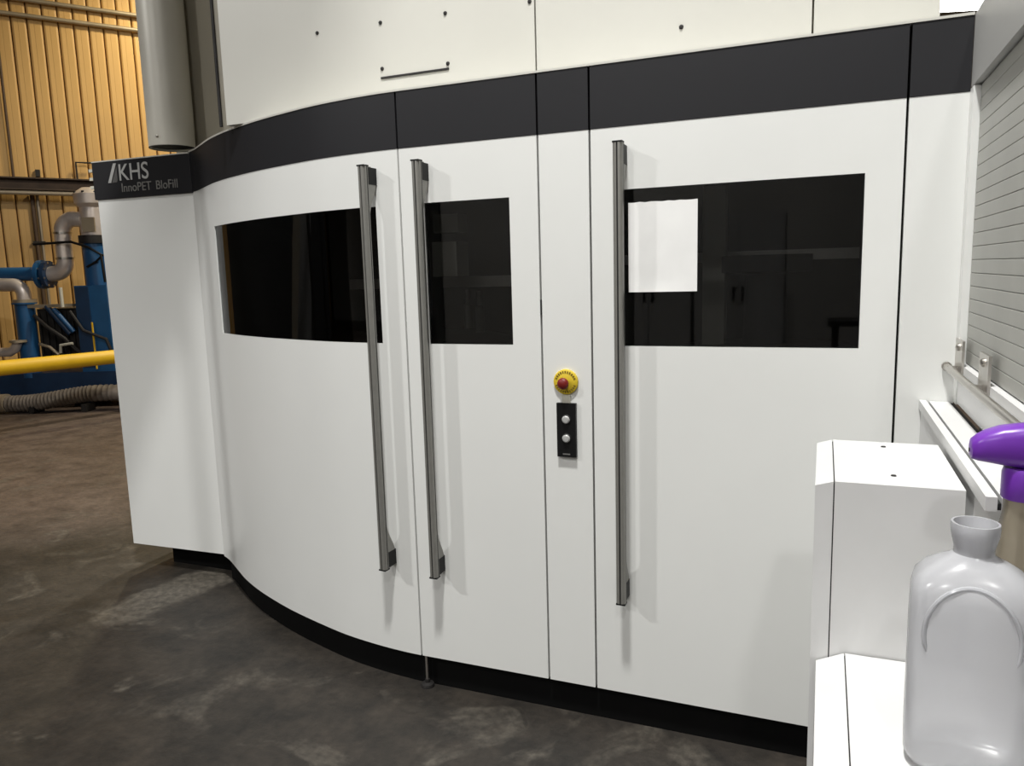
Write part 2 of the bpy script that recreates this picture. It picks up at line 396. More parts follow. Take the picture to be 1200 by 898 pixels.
# handle built in local coordinates: wall at y=0, bar out to y=-.075
def handle(d, x, y, ang):
    z0, z1 = .485, 1.967
    R = Matrix.Translation((x, y, 0)) @ Matrix.Rotation(ang, 4, 'Z')
    bm = bmesh.new()
    # bar: extruded profile with two grooves on its face
    pf = [(-.0135, -.049), (-.0155, -.056), (-.0155, -.067), (-.0125, -.0725), (-.0085, -.075), (-.0035, -.0755), (-.003, -.071), (.001, -.071), (.0015, -.0755), (.0085, -.075), (.0125, -.0725), (.0155, -.067), (.0155, -.060), (.0115, -.0585), (.0115, -.0555), (.0155, -.054), (.0135, -.049)]
    lo = [bm.verts.new((a, b, z0)) for a, b in pf]; hi = [bm.verts.new((a, b, z1)) for a, b in pf]
    n = len(pf)
    for i in range(n): bm.faces.new((lo[i], lo[(i+1) % n], hi[(i+1) % n], hi[i]))
    bm.faces.new(lo[::-1]); bm.faces.new(hi)
    bm.transform(R); hb = link('handle', bm, 'alu', d)
    for gx0, gx1, gy0, gy1 in ((-.0031, .0011, -.0718, -.070), (.0112, .0152, -.0586, -.0554), (-.0160, -.0150, -.0660, -.0560)):
        bm = bmesh.new(); box(bm, gx0, gx1, gy0, gy1, z0+.001, z1-.001); bm.transform(R); link('handle_groove', bm, 'aludark', d)
    # end fittings: swept web running back to the door, black foot, black end cap
    for zz, sg in ((z1, -1), (z0, 1)):
        bm = bmesh.new()
        pr = [(0, -.051), (0, -.030), (.050, -.010), (.066, -.006), (.085, -.013), (.11, -.026), (.135, -.038), (.165, -.048), (.165, -.051)]
        L_ = [bm.verts.new((-.012, b, zz+sg*a)) for a, b in pr]; R_ = [bm.verts.new((.012, b, zz+sg*a)) for a, b in pr]
        n = len(pr)
        for i in range(n): bm.faces.new((L_[i], L_[(i+1) % n], R_[(i+1) % n], R_[i]))
        bm.faces.new(L_[::-1]); bm.faces.new(R_)
        bm.transform(R); link('handle_bracket', bm, 'alu', d)
        bm = bmesh.new()
        za, zb_ = sorted((zz+sg*.003, zz+sg*.062))
        box(bm, -.0128, .0128, -.0475, 0, za, zb_)
        bm.transform(R); link('handle_foot', bm, 'black', d, bevel=.004)
        bm = bmesh.new(); za, zb_ = sorted((zz-sg*.004, zz+sg*.001))
        box(bm, -.0155, .0155, -.0755, -.047, za, zb_)
        bm.transform(R); link('handle_cap', bm, 'black', d, bevel=.0015)

def ang_at(x):
    return math.atan2(curveY(x+.01)-curveY(x-.01), .02)
d1 = door(-2.925, -1.40-G, (-2.63, -1.505), True, 'curved white door with wide dark window')
handle(d1, -1.507, curveY(-1.507), ang_at(-1.507))
d2 = door(-1.40+G, -.878-G, (-1.305, -.983), False, 'flat white door with small dark window')
handle(d2, -1.2945, 0, 0)
d3 = door(-.7025+G, .197-G, (-.605, .0975), False, 'wide flat white door with large dark window and paper')
handle(d3, -.5945, 0, 0)
# narrow post panel with controls
pp = sheet('post_panel', 'white', mach, [-.878+G, -.7025-G], [ZB, ZM]); pp['label'] = 'narrow white post panel with emergency stop'
sheet('fascia', 'band', pp, [-.878+G, -.7025-G], [ZM+.001, ZT-.006], off=.0015)
ep = sheet('end_panel', 'white', mach, [.197+G, .344], [ZB, ZM])
sheet('fascia', 'band', ep, [.197+G, .344], [ZM+.001, ZT-.006], off=.0015)
# dark strips filling the joints behind the panels
for x in (-1.40, -.878, -.7025, .197):
    bx('joint_seal', 'gasket', mach, x-.02, x+.02, .031, .045, ZB, ZT-.01)

# emergency stop, label and push-button plate
ex_, ez_ = -.794, 1.215
es = lt('emergency_stop', 'yellow', pp, [(.001, -.010), (.040, -.010), (.0425, -.008), (.0425, 0), (.001, 0)], 'Y', (ex_, 0, ez_), 40)
es['label'] = 'yellow disc with red mushroom button'
MT['tick'] = mat('estop_dark_print', (120, 100, 20), .6)
for k in range(26):        # worn, illegible dark lettering round the rim
    a = 2*math.pi*k/26
    if k in (6, 7, 19, 20): continue
    bm = bmesh.new(); box(bm, -.0022, .0022, -.0112, -.009, -.0035, .0035)
    bm.transform(Matrix.Translation((ex_, 0, ez_)) @ Matrix.Rotation(-a, 4, 'Y') @ Matrix.Translation((0, 0, .034)))
    if k == 0: acc = bm
    else:
        me = bpy.data.meshes.new('t'); bm.to_mesh(me); bm.free(); acc.from_mesh(me); bpy.data.meshes.remove(me)
link('rim_print', acc, 'tick', pp)
lt('stop_button', 'red', pp, [(.001, -.042), (.012, -.041), (.0185, -.036), (.020, -.030), (.0185, -.025), (.011, -.023), (.011, -.009), (.001, -.009)], 'Y', (ex_-.002, 0, ez_-.003), 32)
bx('label_plate', 'labelgrey', pp, -.809, -.780, -.004, 0, 1.141, 1.172)
bx('button_plate', 'black', pp, -.826, -.759, -.014, 0, .958, 1.143, .003)
for bz in (1.088, 1.023):
    lt('button_ring', 'gasket', pp, [(.001, -.017), (.0155, -.017), (.017, -.014), (.001, -.013)], 'Y', (-.792, 0, bz), 24)
    lt('push_button', 'button', pp, [(.001, -.024), (.010, -.0235), (.0135, -.020), (.0135, -.0165), (.001, -.0165)], 'Y', (-.792, 0, bz), 24)
bx('plate_print', 'logodim', pp, -.806, -.780, -.0146, -.0135, .966, .970)
# scratches left of the second door: tiny latch mark on the joint
bx('joint_latch', 'gasket', pp, -.8805, -.8755, -.002, .02, 1.44, 1.49)

# plinth following the plan, recessed
def plinth(xs, rec, z1, name='plinth'):
    bm = bmesh.new(); a = []; b_ = []
    for x in xs:
        p = Vector((x, curveY(x)+rec, 0)); a.append(bm.verts.new(p)); b_.append(bm.verts.new(p+Vector((0, 0, z1))))
    for i in range(len(xs)-1): bm.faces.new((a[i], a[i+1], b_[i+1], b_[i]))
    a2 = [bm.verts.new(v.co+Vector((0, .05, 0))) for v in a]; b2 = [bm.verts.new(v.co+Vector((0, .05, 0))) for v in b_]
    for i in range(len(xs)-1):
        bm.faces.new((a2[i], b2[i], b2[i+1], a2[i+1])); bm.faces.new((b_[i], b_[i+1], b2[i+1], b2[i])); bm.faces.new((a[i], a2[i], a2[i+1], a[i+1]))
    bm.faces.new((a[0], b_[0], b2[0], a2[0])); bm.faces.new((a[-1], a2[-1], b2[-1], b_[-1]))
    return link(name, bm, 'plinth', mach, True)
plinth(cols(-2.90, -1.40, .04)+[.344], .03, ZB-.002)
bx('plinth', 'plinth', mach, -3.40, -2.86, .70, .75, 0, ZB-.002)
# levelling foot peeping out under the joint of the first two doors
lf = lt('levelling_foot', 'soot', mach, [(.001, .03), (.009, .03), (.009, .016), (.024, .012), (.027, .004), (.027, 0), (.001, 0)], 'Z', (-1.385, .008, 0), 24)
tb('foot_spindle', 'steel', lf, [(-1.385, .008, .028), (-1.385, .008, ZB)], .006, 10)
for x in (-.3, .27):
    lf = lt('levelling_foot', 'soot', mach, [(.001, .03), (.009, .03), (.009, .016), (.024, .012), (.027, .004), (.027, 0), (.001, 0)], 'Z', (x, .07, 0), 24)

# logo side panel
LX0, LX1, LY0, LY1 = -3.555, -2.928, .578, .600
def quadbox(name, m, parent, p, q, dpt, z0, z1, bevel=0.):
    p = Vector((*p, 0)); q = Vector((*q, 0)); bm = bmesh.new()
    c = [p, q, q+Vector((0, dpt, 0)), p+Vector((0, dpt, 0))]
    lo = [bm.verts.new(v+Vector((0, 0, z0))) for v in c]; hi = [bm.verts.new(v+Vector((0, 0, z1))) for v in c]
    bm.faces.new(lo[::-1]); bm.faces.new(hi)
    for i in range(4): bm.faces.new((lo[i], lo[(i+1) % 4], hi[(i+1) % 4], hi[i]))
    return link(name, bm, m, parent, bevel=bevel)
sd = quadbox('side_panel', 'white', mach, (LX0, LY0), (LX1, LY1), .9, ZB+.008, ZM-.004, .002)
sd['label'] = 'white side panel under the lettered band'
sf = quadbox('fascia', 'band', sd, (LX0-.012, LY0-.008), (LX1+.006, LY1-.008), .9, ZM-.003, ZT-.012, .002)
la = math.atan2(LY1-LY0, LX1-LX0)
def onband(x): return LY0-.0092 + (x-LX0)*math.tan(la)
# slash mark and letters
bm = bmesh.new()
x = -3.462; y = onband(x)-.0015
pts = [(-3.462, 2.100), (-3.442, 2.100), (-3.397, 2.196), (-3.417, 2.196)]
f = [bm.verts.new((a, onband(a)-.002, b)) for a, b in pts]; g = [bm.verts.new((a, onband(a)+.001, b)) for a, b in pts]
bm.faces.new(f); bm.faces.new(g[::-1])
for i in range(4): bm.faces.new((f[i], g[i], g[(i+1) % 4], f[(i+1) % 4]))
link('logo_slash', bm, 'logo', sd)
bm = bmesh.new()
pts = [(-3.436, 2.100), (-3.403, 2.100), (-3.396, 2.110), (-3.396, 2.182)]
f = [bm.verts.new((a, onband(a)-.0012, b)) for a, b in pts]; bm.faces.new(f)
MT['slashdim'] = mat('logo_dark_grey_print', (84, 83, 82), .5)
link('logo_shade', bm, 'slashdim', sd)
text('logo_letters', 'KHS', 'logo', sd, (-3.390, onband(-3.39)-.001, 2.108), .118, (math.pi/2, 0, la), sx=.94, weight=.0006, space=1.0)
for wd, wx_ in (('InnoPET', -3.378), ('BloFill', -3.150)):
    text('model_lettering', wd, 'logodim', sd, (wx_, onband(wx_)-.001, 2.050), .062, (math.pi/2, 0, la), sx=.95, weight=.0002)
# three pale fins on the band's left end
for i in range(3):
    bx('vent_fin', 'labelgrey', sd, LX0-.048, LX0-.0125, LY0+.0, LY0+.1, 2.165-i*.043, 2.180-i*.043)

# roof sheet with pale lip along the band top
bm = bmesh.new()
xs = cols(-2.93, -1.40, .04)+[.344]
edge = [Vector((x, curveY(x)-.004, 0)) for x in xs] + [Vector((.344, 1.5, 0)), Vector((-2.93, 1.5, 0))]
lo = [bm.verts.new(p+Vector((0, 0, ZT-.0055))) for p in edge]; hi = [bm.verts.new(p+Vector((0, 0, ZT+.0015))) for p in edge]
bm.faces.new(lo[::-1]); bm.faces.new(hi)
for i in range(len(edge)): bm.faces.new((lo[i], lo[(i+1) % len(edge)], hi[(i+1) % len(edge)], hi[i]))
link('roof_sheet', bm, 'cream', mach)
quadbox('roof_sheet', 'cream', mach, (LX0-.012, LY0-.010), (LX1, LY1-.010), .9, ZT-.0115, ZT-.006)
# inner shell so the windows look into a dark cabin
bx('rear_wall', 'interior', mach, -2.93, .344, 1.40, 1.44, ZB, ZT-.006)
bx('cabin_floor', 'interior', mach, -2.90, .344, .10, 1.40, ZB-.03, ZB) if False else None
bm = bmesh.new()
edge = [Vector((x, curveY(x)+.085, 0)) for x in cols(-2.88, -1.40, .08)+[.30]] + [Vector((.30, 1.39, 0)), Vector((-2.88, 1.39, 0))]
lo = [bm.verts.new(p+Vector((0, 0, ZB-.03))) for p in edge]; hi = [bm.verts.new(p+Vector((0, 0, ZB))) for p in edge]
bm.faces.new(lo[::-1]); bm.faces.new(hi)
for i in range(len(edge)): bm.faces.new((lo[i], lo[(i+1) % len(edge)], hi[(i+1) % len(edge)], hi[i]))
link('cabin_floor', bm, 'interior', mach)
bx('cabin_side', 'interior', mach, .31, .344, .05, 1.40, ZB, ZT-.006)
bx('cabin_side', 'interior', mach, -2.92, -2.89, .62, 1.40, ZB, ZT-.006)
# machine parts glimpsed through the dark glass
bx('cabin_column', 'intgrey', mach, -1.74, -1.60, .55, .69, ZB, ZT-.02, .01)
bx('control_box', 'intgrey', mach, -1.335, -1.235, .10, .2, 1.575, 1.70, .006)
bx('control_box', 'intgrey', mach, -1.335, -1.235, .12, .2, 1.735, 1.80, .006)
bx('cabin_column', 'intgrey', mach, -.42, -.34, .50, .58, ZB, ZT-.02, .01)
bx('cabin_rail', 'steel', mach, -.9, .28, .72, .76, 1.60, 1.64, .005)
bx('cabin_rail', 'steel', mach, -2.6, -.95, .85, .89, 1.52, 1.57, .005)
lt('carousel_disc', 'soot', mach, [(.01, 1.18), (.55, 1.18), (.58, 1.20), (.58, 1.26), (.5, 1.28), (.12, 1.30), (.10, 1.62), (.01, 1.62)], 'Z', (-2.0, .95, 0), 40)
lt('transfer_wheel', 'soot', mach, [(.01, 1.22), (.30, 1.22), (.32, 1.25), (.30, 1.29), (.08, 1.30), (.07, 1.55), (.16, 1.56), (.16, 1.62), (.01, 1.62)], 'Z', (-.20, .55, 0), 32)
for k in range(7):
    a = k*math.pi*2/7
    lt('clamp_arm', 'steel', mach, [(.004, 1.30), (.022, 1.30), (.022, 1.42), (.012, 1.43), (.012, 1.50), (.004, 1.50)], 'Z', (-2.0+.46*math.cos(a), .95+.3*math.sin(a), 0), 12)

# upper housing
HY = .20
up = thing('upper_housing', 'cream upper housing with screwed panels rising behind the dark band', 'housing', (0, 0, ZT))
ZH = .95
for (x0, x1, m) in ((-2.325, -.952, 'cream'), (-.946, -.058, 'cream'), (-.052, .285, 'cream')):
    bx('housing_panel', m, up, x0, x1, HY, HY+.03, .0015, ZH, .002)
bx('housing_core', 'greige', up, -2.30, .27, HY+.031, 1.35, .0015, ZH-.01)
bx('housing_top', 'cream', up, -2.33, .29, HY-.005, 1.40, ZH+.001, ZH+.03)
for (x, z) in ((-1.848, 2.522), (-1.564, 2.520), (-1.293, 2.514), (-1.566, 2.356), (-1.290, 2.341), (-.968, 2.505), (-1.848, 2.78), (-1.293, 2.78), (-.45, 2.30)):
    lt('screw', 'soot', up, [(.001, -.005), (.006, -.004), (.0075, 0), (.001, 0)], 'Y', (x, HY, z-ZT+ (0 if z != 2.30 else .05)), 12)
bx('slot_strip', 'soot', up, -1.572, -1.286, HY-.004, HY+.001, 2.319-ZT, 2.326-ZT)
# block set back at left with shade mixed into its greige, and a cable pipe at the corner
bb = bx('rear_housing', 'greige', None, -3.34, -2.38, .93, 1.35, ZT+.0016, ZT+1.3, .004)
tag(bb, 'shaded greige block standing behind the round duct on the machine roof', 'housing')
cp = tb('cable_conduit', 'soot', None, [(-2.368, .215, ZT+.002), (-2.368, .215, ZT+.95)], .007, 12)
tag(cp, 'thin dark vertical conduit at left corner of the cream upper housing', 'conduit')
bmx = bmesh.new(); lathe(bmx, [(.004, 0), (.012, 0), (.012, .06), (.004, .06)], 'Z', (-2.368, .215, ZT+.62), 12)
link('clip', bmx, 'steel', cp)

# round extraction duct ending just above the roof
du = thing('extraction_duct', 'round pale grey duct coming down behind the lettered band', 'duct', (-3.235, .80, 2.285))
bm = bmesh.new()
lathe(bm, [(.116, 0), (.116, ZC-2.285)], 'Z', (0, 0, 0), 40, False); lathe(bm, [(.112, .001), (.112, ZC-2.285)], 'Z', (0, 0, 0), 40, False)
bmesh.ops.remove_doubles(bm, verts=bm.verts, dist=1e-5)
MT['duct'] = mat('duct_paint', (206, 203, 192), .4, .1, noise=.05, nscale=3)
link('duct_pipe', bm, 'duct', du, True)
lt('duct_dark_disc', 'plinth', du, [(.001, .012), (.1118, .012), (.1118, .02), (.001, .02)], 'Z', (0, 0, 0), 40)  # black disc stands in for the shade inside the duct
bm = bmesh.new(); lathe(bm, [(.112, 0), (.1165, 0), (.1165, .003), (.112, .003)], 'Z', (0, 0, 0), 40, False); link('duct_rim', bm, 'soot', du, True)
lt('duct_screw', 'steel', du, [(.001, -.122), (.006, -.121), (.007, -.116), (.001, -.116)], 'Y', (.02, 0, .045), 10)

# unseen overhead trunk, added and shaped to shade the machine's left end
vt = thing('shade_trunk', 'grey unseen trunk added to shade the left end of the machine', 'duct', (-1.9, 0, 4.5))
bx('trunk', 'header', vt, -.35, .27, -.70, 6.0, 0, .4, .01)
tb('shade_spur', 'header', vt, [(.20, -.70, .12), (.20, -.86, .12), (.78, -.84, .12)], .055, 20)
for yy in (-.5, 2.5, 5.5):
    for xx in (-.3, .2): tb('hanger_rod', 'lamphousing', vt, [(xx, yy, .4), (xx, yy, ZC-4.5)], .008, 8)

# ------------------------------------------------------------------ roller shutter side of the machine
XR = .350
sh = thing('roller_shutter', 'grey slatted roller shutter with pale header beside the white door', 'shutter', (XR, 0, 0))
bx('header_panel', 'header', sh, -.0045, .06, -.98, -.0005, 2.035, ZT-.003, .002)
bx('guide_rail', 'white', sh, -.006, .05, -.045, -.001, 1.19, 2.03, .002)
bx('guide_rail', 'white', sh, -.006, .05, -.98, -.935, 1.1905, 2.03, .002)
bx('backing', 'shutter', sh, .0215, .05, -.934, -.046, 1.1905, 2.034)
pitch_ = .0345; nsl = int((2.03-1.305)/pitch_)
bm = bmesh.new()
pf = [(.0140, .0003), (.0124, .0008), (.012, .0020), (.012, .0325), (.0124, .0335), (.0140, .0340)]
for (a, b_), (c_, d_) in zip(pf, pf[1:]):
    bm.faces.new([bm.verts.new(p) for p in ((a, -.047, b_), (a, -.933, b_), (c_, -.933, d_), (c_, -.047, d_))])
bmesh.ops.remove_doubles(bm, verts=bm.verts, dist=1e-6)
sl0 = link('slat', bm, 'shutter', sh)
for i in range(nsl):
    o = sl0 if i == 0 else sl0.copy()
    if i: COL.objects.link(o); o.parent = sh
    o.location = (0, 0, 1.307+i*pitch_)
bx('sill_panel', 'white2', sh, -.004, .034, -.934, -.046, 1.195, 1.304, .003)
bx('body', 'white', sh, .061, 1.10, -.855, -.002, .1, ZT-.004)
bx('plinth', 'plinth', sh, .10, 1.06, -.80, -.02, 0, .1)
# grab rail on plates
for y in (-.07, -.42, -.92):
    b = bx('bracket', 'steel', sh, -.010, -.004, y-.06, y+.05, 1.285, 1.372, .002)
    bm = bmesh.new(); box(bm, -.034, -.008, y-.004, y+.004, 1.282, 1.30); link('bracket_lug', bm, 'steel', b, bevel=.002)
    lt('bracket_screw', 'steel', b, [(-.018, .004), (-.018, .001), (-.009, .010)][0:0] or [(.001, -.019), (.006, -.018), (.010, -.014), (.010, -.009), (.001, -.009)], 'X', (0, y-.008, 1.352), 14)
tb('grab_rod', 'steel', sh, [(-.028, -.012, 1.291), (-.028, -.965, 1.291)], .0095, 16)
lt('rod_end', 'steel', sh, [(.001, -.006), (.013, -.006), (.013, .006), (.001, .006)], 'Y', (-.028, -.012, 1.291), 16)

# ledge cabinet running along the shutter
lg = thing('ledge_cabinet', 'narrow white ledge with dark groove running under the grey shutter', 'ledge', (0, 0, 0))
bx('body', 'white2', lg, .265, .335, -.855, -.003, .02, 1.168)
bx('edge_strip', 'white2', lg, .259, .2765, -.985, -.0025, 1.1685, 1.193, .002)
bx('groove', 'gasket', lg, .277, .284, -.975, -.0025, 1.1685, 1.180)
bx('top_plate', 'white2', lg, .2845, .334, -.975, -.0025, 1.1685, 1.190, .0015)
bx('wall_seal', 'gasket', lg, .3345, .3455, -.975, -.0025, 1.15, 1.186)

# ------------------------------------------------------------------ boxes in front
def strapbox(name, label, x0, xs, x1, y0, y1, z1, drop):
    """box with a separate folded corner strip on its left: x0..xs strip, xs..x1 body"""
    t = thing(name, label, 'box', (x0, y1, 0))
    def poly(nm, pts, ya, yb, bev):
        bm = bmesh.new(); A = [bm.verts.new((a-x0, ya-y1, b)) for a, b in pts]; B = [bm.verts.new((a-x0, yb-y1, b)) for a, b in pts]
        bm.faces.new(A); bm.faces.new(B[::-1])
        for i in range(len(pts)): bm.faces.new((A[i], B[i], B[(i+1) % len(pts)], A[(i+1) % len(pts)]))
        return link(nm, bm, 'white2', t, bevel=bev)
    poly('body', [(xs+.0012, .02), (x1, .02), (x1, z1), (xs+.0012, z1)], y1, y0, .002)
    poly('corner_strip', [(x0, .02), (xs-.0012, .02), (xs-.0012, z1-.0005), (x0, z1-drop)], y1, y0, .0015)
    bx('joint', 'gasket', t, xs-.003-x0, xs+.003-x0, .003, y0-y1-.003, .05, z1-.004)
    return t
ub = strapbox('equipment_box', 'taller white sheet metal box standing against the ledge', -.005, .029, .250, -.483, -.864, 1.168, .010)
for (x, y) in ((.135, -.534), (.137, -.791)):
    lt('screw', 'soot', ub, [(.001, .0025), (.0045, .002), (.0055, 0), (.001, 0)], 'Z', (x+.005, y+.864, 1.168), 12)
lb = strapbox('equipment_box', 'lower white sheet metal box carrying the milky jug', .006, .058, .56, -.868, -1.46, .822, .024)

# ------------------------------------------------------------------ jug, spray bottle, paper
def superring(bm, cx, cy, a, b, z, n=48, e=3.2):
    out = []
    for k in range(n):
        t = 2*math.pi*k/n; c, s = math.cos(t), math.sin(t)
        out.append(bm.verts.new((cx+a*math.copysign(abs(c)**(2/e), c), cy+b*math.copysign(abs(s)**(2/e), s), z)))
    return out
def loft(bm, rings, cap0=True, cap1=True):
    for a, b in zip(rings, rings[1:]):
        n = len(a)
        for k in range(n): bm.faces.new((a[k], a[(k+1) % n], b[(k+1) % n], b[k]))
    if cap0: bm.faces.new(rings[0][::-1])
    if cap1: bm.faces.new(rings[-1])
jg = thing('plastic_jug', 'empty milky translucent plastic jug with open neck', 'jug', (.216, -1.165, .8225), RAD(-6))
bm = bmesh.new()
prof = [(.066, .050, 0, 3.4), (.076, .058, .006, 3.6), (.081, .062, .02, 4), (.082, .063, .06, 4.2), (.082, .063, .16, 4.2), (.082, .063, .24, 4.2), (.081, .062, .272, 4), (.077, .058, .292, 3.6), (.064, .049, .309, 3.1), (.046, .038, .321, 2.5), (.033, .031, .328, 2.1), (.027, .027, .334, 2)]
loft(bm, [superring(bm, 0, 0, a, b, z, 56, e) for a, b, z, e in prof], True, False)
link('jug_body', bm, 'jug', jg, True)
bm = bmesh.new()
loft(bm, [superring(bm, 0, 0, r, r, z, 40, 2) for r, z in ((.027, .333), (.0265, .342), (.0285, .350), (.0315, .362), (.0325, .374), (.0315, .380), (.0285, .380), (.0275, .372), (.024, .335))], False, False)
link('jug_neck', bm, 'jug', jg, True)
# raised arch rib on the broad faces
def jug_y(x, z):
    for (a0, b0, z0_, e0), (a1, b1, z1_, e1) in zip(prof, prof[1:]):
        if z0_ <= z <= z1_:
            f_ = (z-z0_)/(z1_-z0_); a_ = a0+(a1-a0)*f_; b_ = b0+(b1-b0)*f_; e_ = e0+(e1-e0)*f_
            return b_*max(0, 1-abs(x/a_)**e_)**(1/e_)
    return .05
for sgn in (-1, 1):
    pts = []
    for k in range(29):
        a = math.pi*(-.12+1.24*k/28); x = .060*math.cos(a); z = .222+.076*math.sin(a)
        pts.append((x, sgn*(jug_y(x, z)-.0005), z))
    bm = bmesh.new(); tube(bm, pts, [.001]+[.0036]*27+[.001], 8); link('arch_rib', bm, 'jug', jg, True)

sbt = thing('dispenser_bottle', 'cloudy bottle with a purple dispenser head standing behind the jug', 'bottle', (.300, -1.035, .8225), RAD(0))
bm = bmesh.new()
loft(bm, [superring(bm, 0, 0, a, a*.9, z, 40, 2.4) for a, z in ((.030, 0), (.038, .004), (.041, .02), (.041, .20), (.039, .25), (.033, .30), (.030, .340), (.0265, .360), (.0255, .392))], True, True)
link('bottle_body', bm, 'bottle', sbt, True)
lt('collar', 'purple', sbt, [(.001, .386), (.0285, .386), (.0305, .389), (.0305, .428), (.028, .436), (.001, .436)], 'Z', (0, 0, 0), 28)
# sprayer head: body with rounded nozzle pointing left, sloping crown, trigger
bm = bmesh.new()
sec = [(-.0765, .010, .452, .470), (-.0745, .017, .447, .478), (-.066, .022, .4445, .486), (-.055, .0250, .443, .493), (-.035, .0275, .440, .501), (-.005, .029, .436, .5065), (.025, .029, .433, .507), (.045, .027, .432, .503), (.056, .022, .434, .495), (.060, .014, .440, .482)]
rings = []
for x, hw, za, zb_ in sec:
    ring = []
    for k in range(20):
        a = 2*math.pi*k/20; c, s = math.cos(a), math.sin(a)
        ring.append(bm.verts.new((x, hw*math.copysign(abs(c)**.65, c), (za+zb_)/2+(zb_-za)/2*math.copysign(abs(s)**.65, s))))
    rings.append(ring)
loft(bm, rings); link('dispenser_head', bm, 'purple', sbt, True)
lt('spout_hole', 'gasket', sbt, [(.001, -.0775), (.0035, -.0775), (.0035, -.075), (.001, -.075)], 'X', (0, 0, .460), 12)

# paper on the door window
bm = bmesh.new(); nx, nz = 12, 16
x0, x1, z0, z1 = -.579, -.364, 1.510, 1.791
gv = {}; gb = {}
for i in range(nx+1):
    for j in range(nz+1):
        u, v = i/nx, j/nz
        x = x0+(x1-x0)*u; z = z0+(z1-z0)*v
        if j == nz: z += random.uniform(-.0025, .0015)
        curl = .003*max(0, (.18-v)/.18)**2*abs(math.sin(math.pi*u)) + .0006*(1+math.sin(3*u+2*v))
        gv[i, j] = bm.verts.new((x, .0012-curl, z)); gb[i, j] = bm.verts.new((x, .0018-curl, z))
for i in range(nx):
    for j in range(nz):
        bm.faces.new((gv[i, j], gv[i+1, j], gv[i+1, j+1], gv[i, j+1])); bm.faces.new((gb[i, j], gb[i, j+1], gb[i+1, j+1], gb[i+1, j]))
for i in range(nx):
    for j in (0, nz): bm.faces.new((gv[i, j], gv[i+1, j], gb[i+1, j], gb[i, j]))
for j in range(nz):
    for i in (0, nx): bm.faces.new((gv[i, j], gv[i, j+1], gb[i, j+1], gb[i, j]))
pa = link('paper_sheet', bm, 'paper', None, True); tag(pa, 'blank white paper sheet taped to the large dark door window', 'paper')

# ------------------------------------------------------------------ things on the tan wall
def wallthing(name, label, cat, group=None): return thing(name, label, cat, tuple(P0), WROT, group)
t = wallthing('wall_beam', 'dark rusty steel beam along the tan wall', 'beam')
bx('web', 'beam', t, -5, 5.5, -.25, -.22, 2.99, 3.13); bx('flange', 'beam', t, -5, 5.5, -.33, -.14, 3.13, 3.15); bx('flange', 'beam', t, -5, 5.5, -.33, -.14, 2.97, 2.99)
for s_ in (-4.4, -1.9, .75, 3.4): bx('support_arm', 'beam', t, s_, s_+.08, -.14, .019, 2.99, 3.12)
tb('beam_pipe', 'conduit', t, [(-5, -.28, 2.93), (.05, -.28, 2.93)], .035, 12)
for zz, lab in ((5.47, 'lower of two pale conduits high on the tan wall'), (5.69, 'upper of two pale conduits high on the tan wall')):
    t = wallthing('wall_conduit', lab, 'conduit', 'horizontal conduits on the tan wall')
    tb('pipe', 'conduit', t, [(-6, -.08, zz), (7, -.08, zz)], .032, 12)
    for s_ in range(-5, 7, 2): bx('clip', 'beam', t, s_+.3, s_+.35, -.12, -.021, zz-.04, zz+.04)
t = wallthing('wall_conduit', 'thin vertical brown conduit below the rusty beam', 'conduit')
tb('pipe', 'conduitbrown', t, [(-.50, -.07, 0), (-.50, -.07, 2.965)], .03, 12); tb('pipe', 'conduit', t, [(-.43, -.06, 0), (-.43, -.06, 2.965)], .022, 12)
for z in (.8, 2.2): bx('clip', 'soot', t, -.55, -.39, -.10, -.021, z, z+.04)
t = wallthing('wall_conduit', 'tall dark conduit rising on the tan wall at far left', 'conduit')
tb('pipe', 'conduitbrown', t, [(-.70, -.06, 3.15), (-.70, -.06, 5.43)], .018, 10)
bx('junction_box', 'soot', t, -.42, -.36, -.10, -.021, 3.19, 3.29)
t = wallthing('wall_bracket', 'small dark square wire bracket above the rusty beam', 'bracket')
tb('wire', 'soot', t, [(.12, -.1, 3.15), (.12, -.1, 3.42), (.34, -.1, 3.42)], .014, 8)

# ------------------------------------------------------------------ blue pump skid beyond the machine
SK = (-9.17, 4.40, 0); SR = -yaw
sk = thing('pump_skid', 'blue pump skid with silver clad pipes beyond the yellow rail', 'machine', SK, SR)
bx('base_frame', 'bluedark', sk, -.75, 1.3, .0, .9, .12, .46, .01)
for a in (-.6, .2, 1.1): bx('skid_foot', 'soot', sk, a-.06, a+.06, .1, .8, 0, .12)
lt('column', 'blue', sk, [(.15, .5), (.15, 2.15), (.165, 2.15), (.165, 2.19)], 'Z', (.55, .25, 0), 28)
bx('column_box', 'blue', sk, .345, .755, .02, .42, .46, 1.565, .012)
bx('column_door', 'bluedark', sk, .36, .53, .0, .025, .52, 1.55, .005)
lt('valve_ring', 'soot', sk, [(.17, 2.10), (.185, 2.10), (.185, 2.2), (.17, 2.2)], 'Z', (.55, .25, 0), 28)
lt('valve_body', 'silverclad', sk, [(.01, 2.19), (.155, 2.19), (.16, 2.30), (.15, 2.55), (.20, 2.60), (.205, 2.72), (.16, 2.76), (.10, 2.80), (.01, 2.80)], 'Z', (.56, .25, 0), 28)
bx('valve_plate', 'conduit', sk, .50, .66, .075, .1, 2.24, 2.42, .01)
for a in range(8):
    th = a*math.pi/4
    lt('bolt', 'soot', sk, [(.002, 2.72), (.018, 2.72), (.018, 2.75), (.002, 2.75)], 'Z', (.56+.182*math.cos(th), .25+.182*math.sin(th), 0), 8)
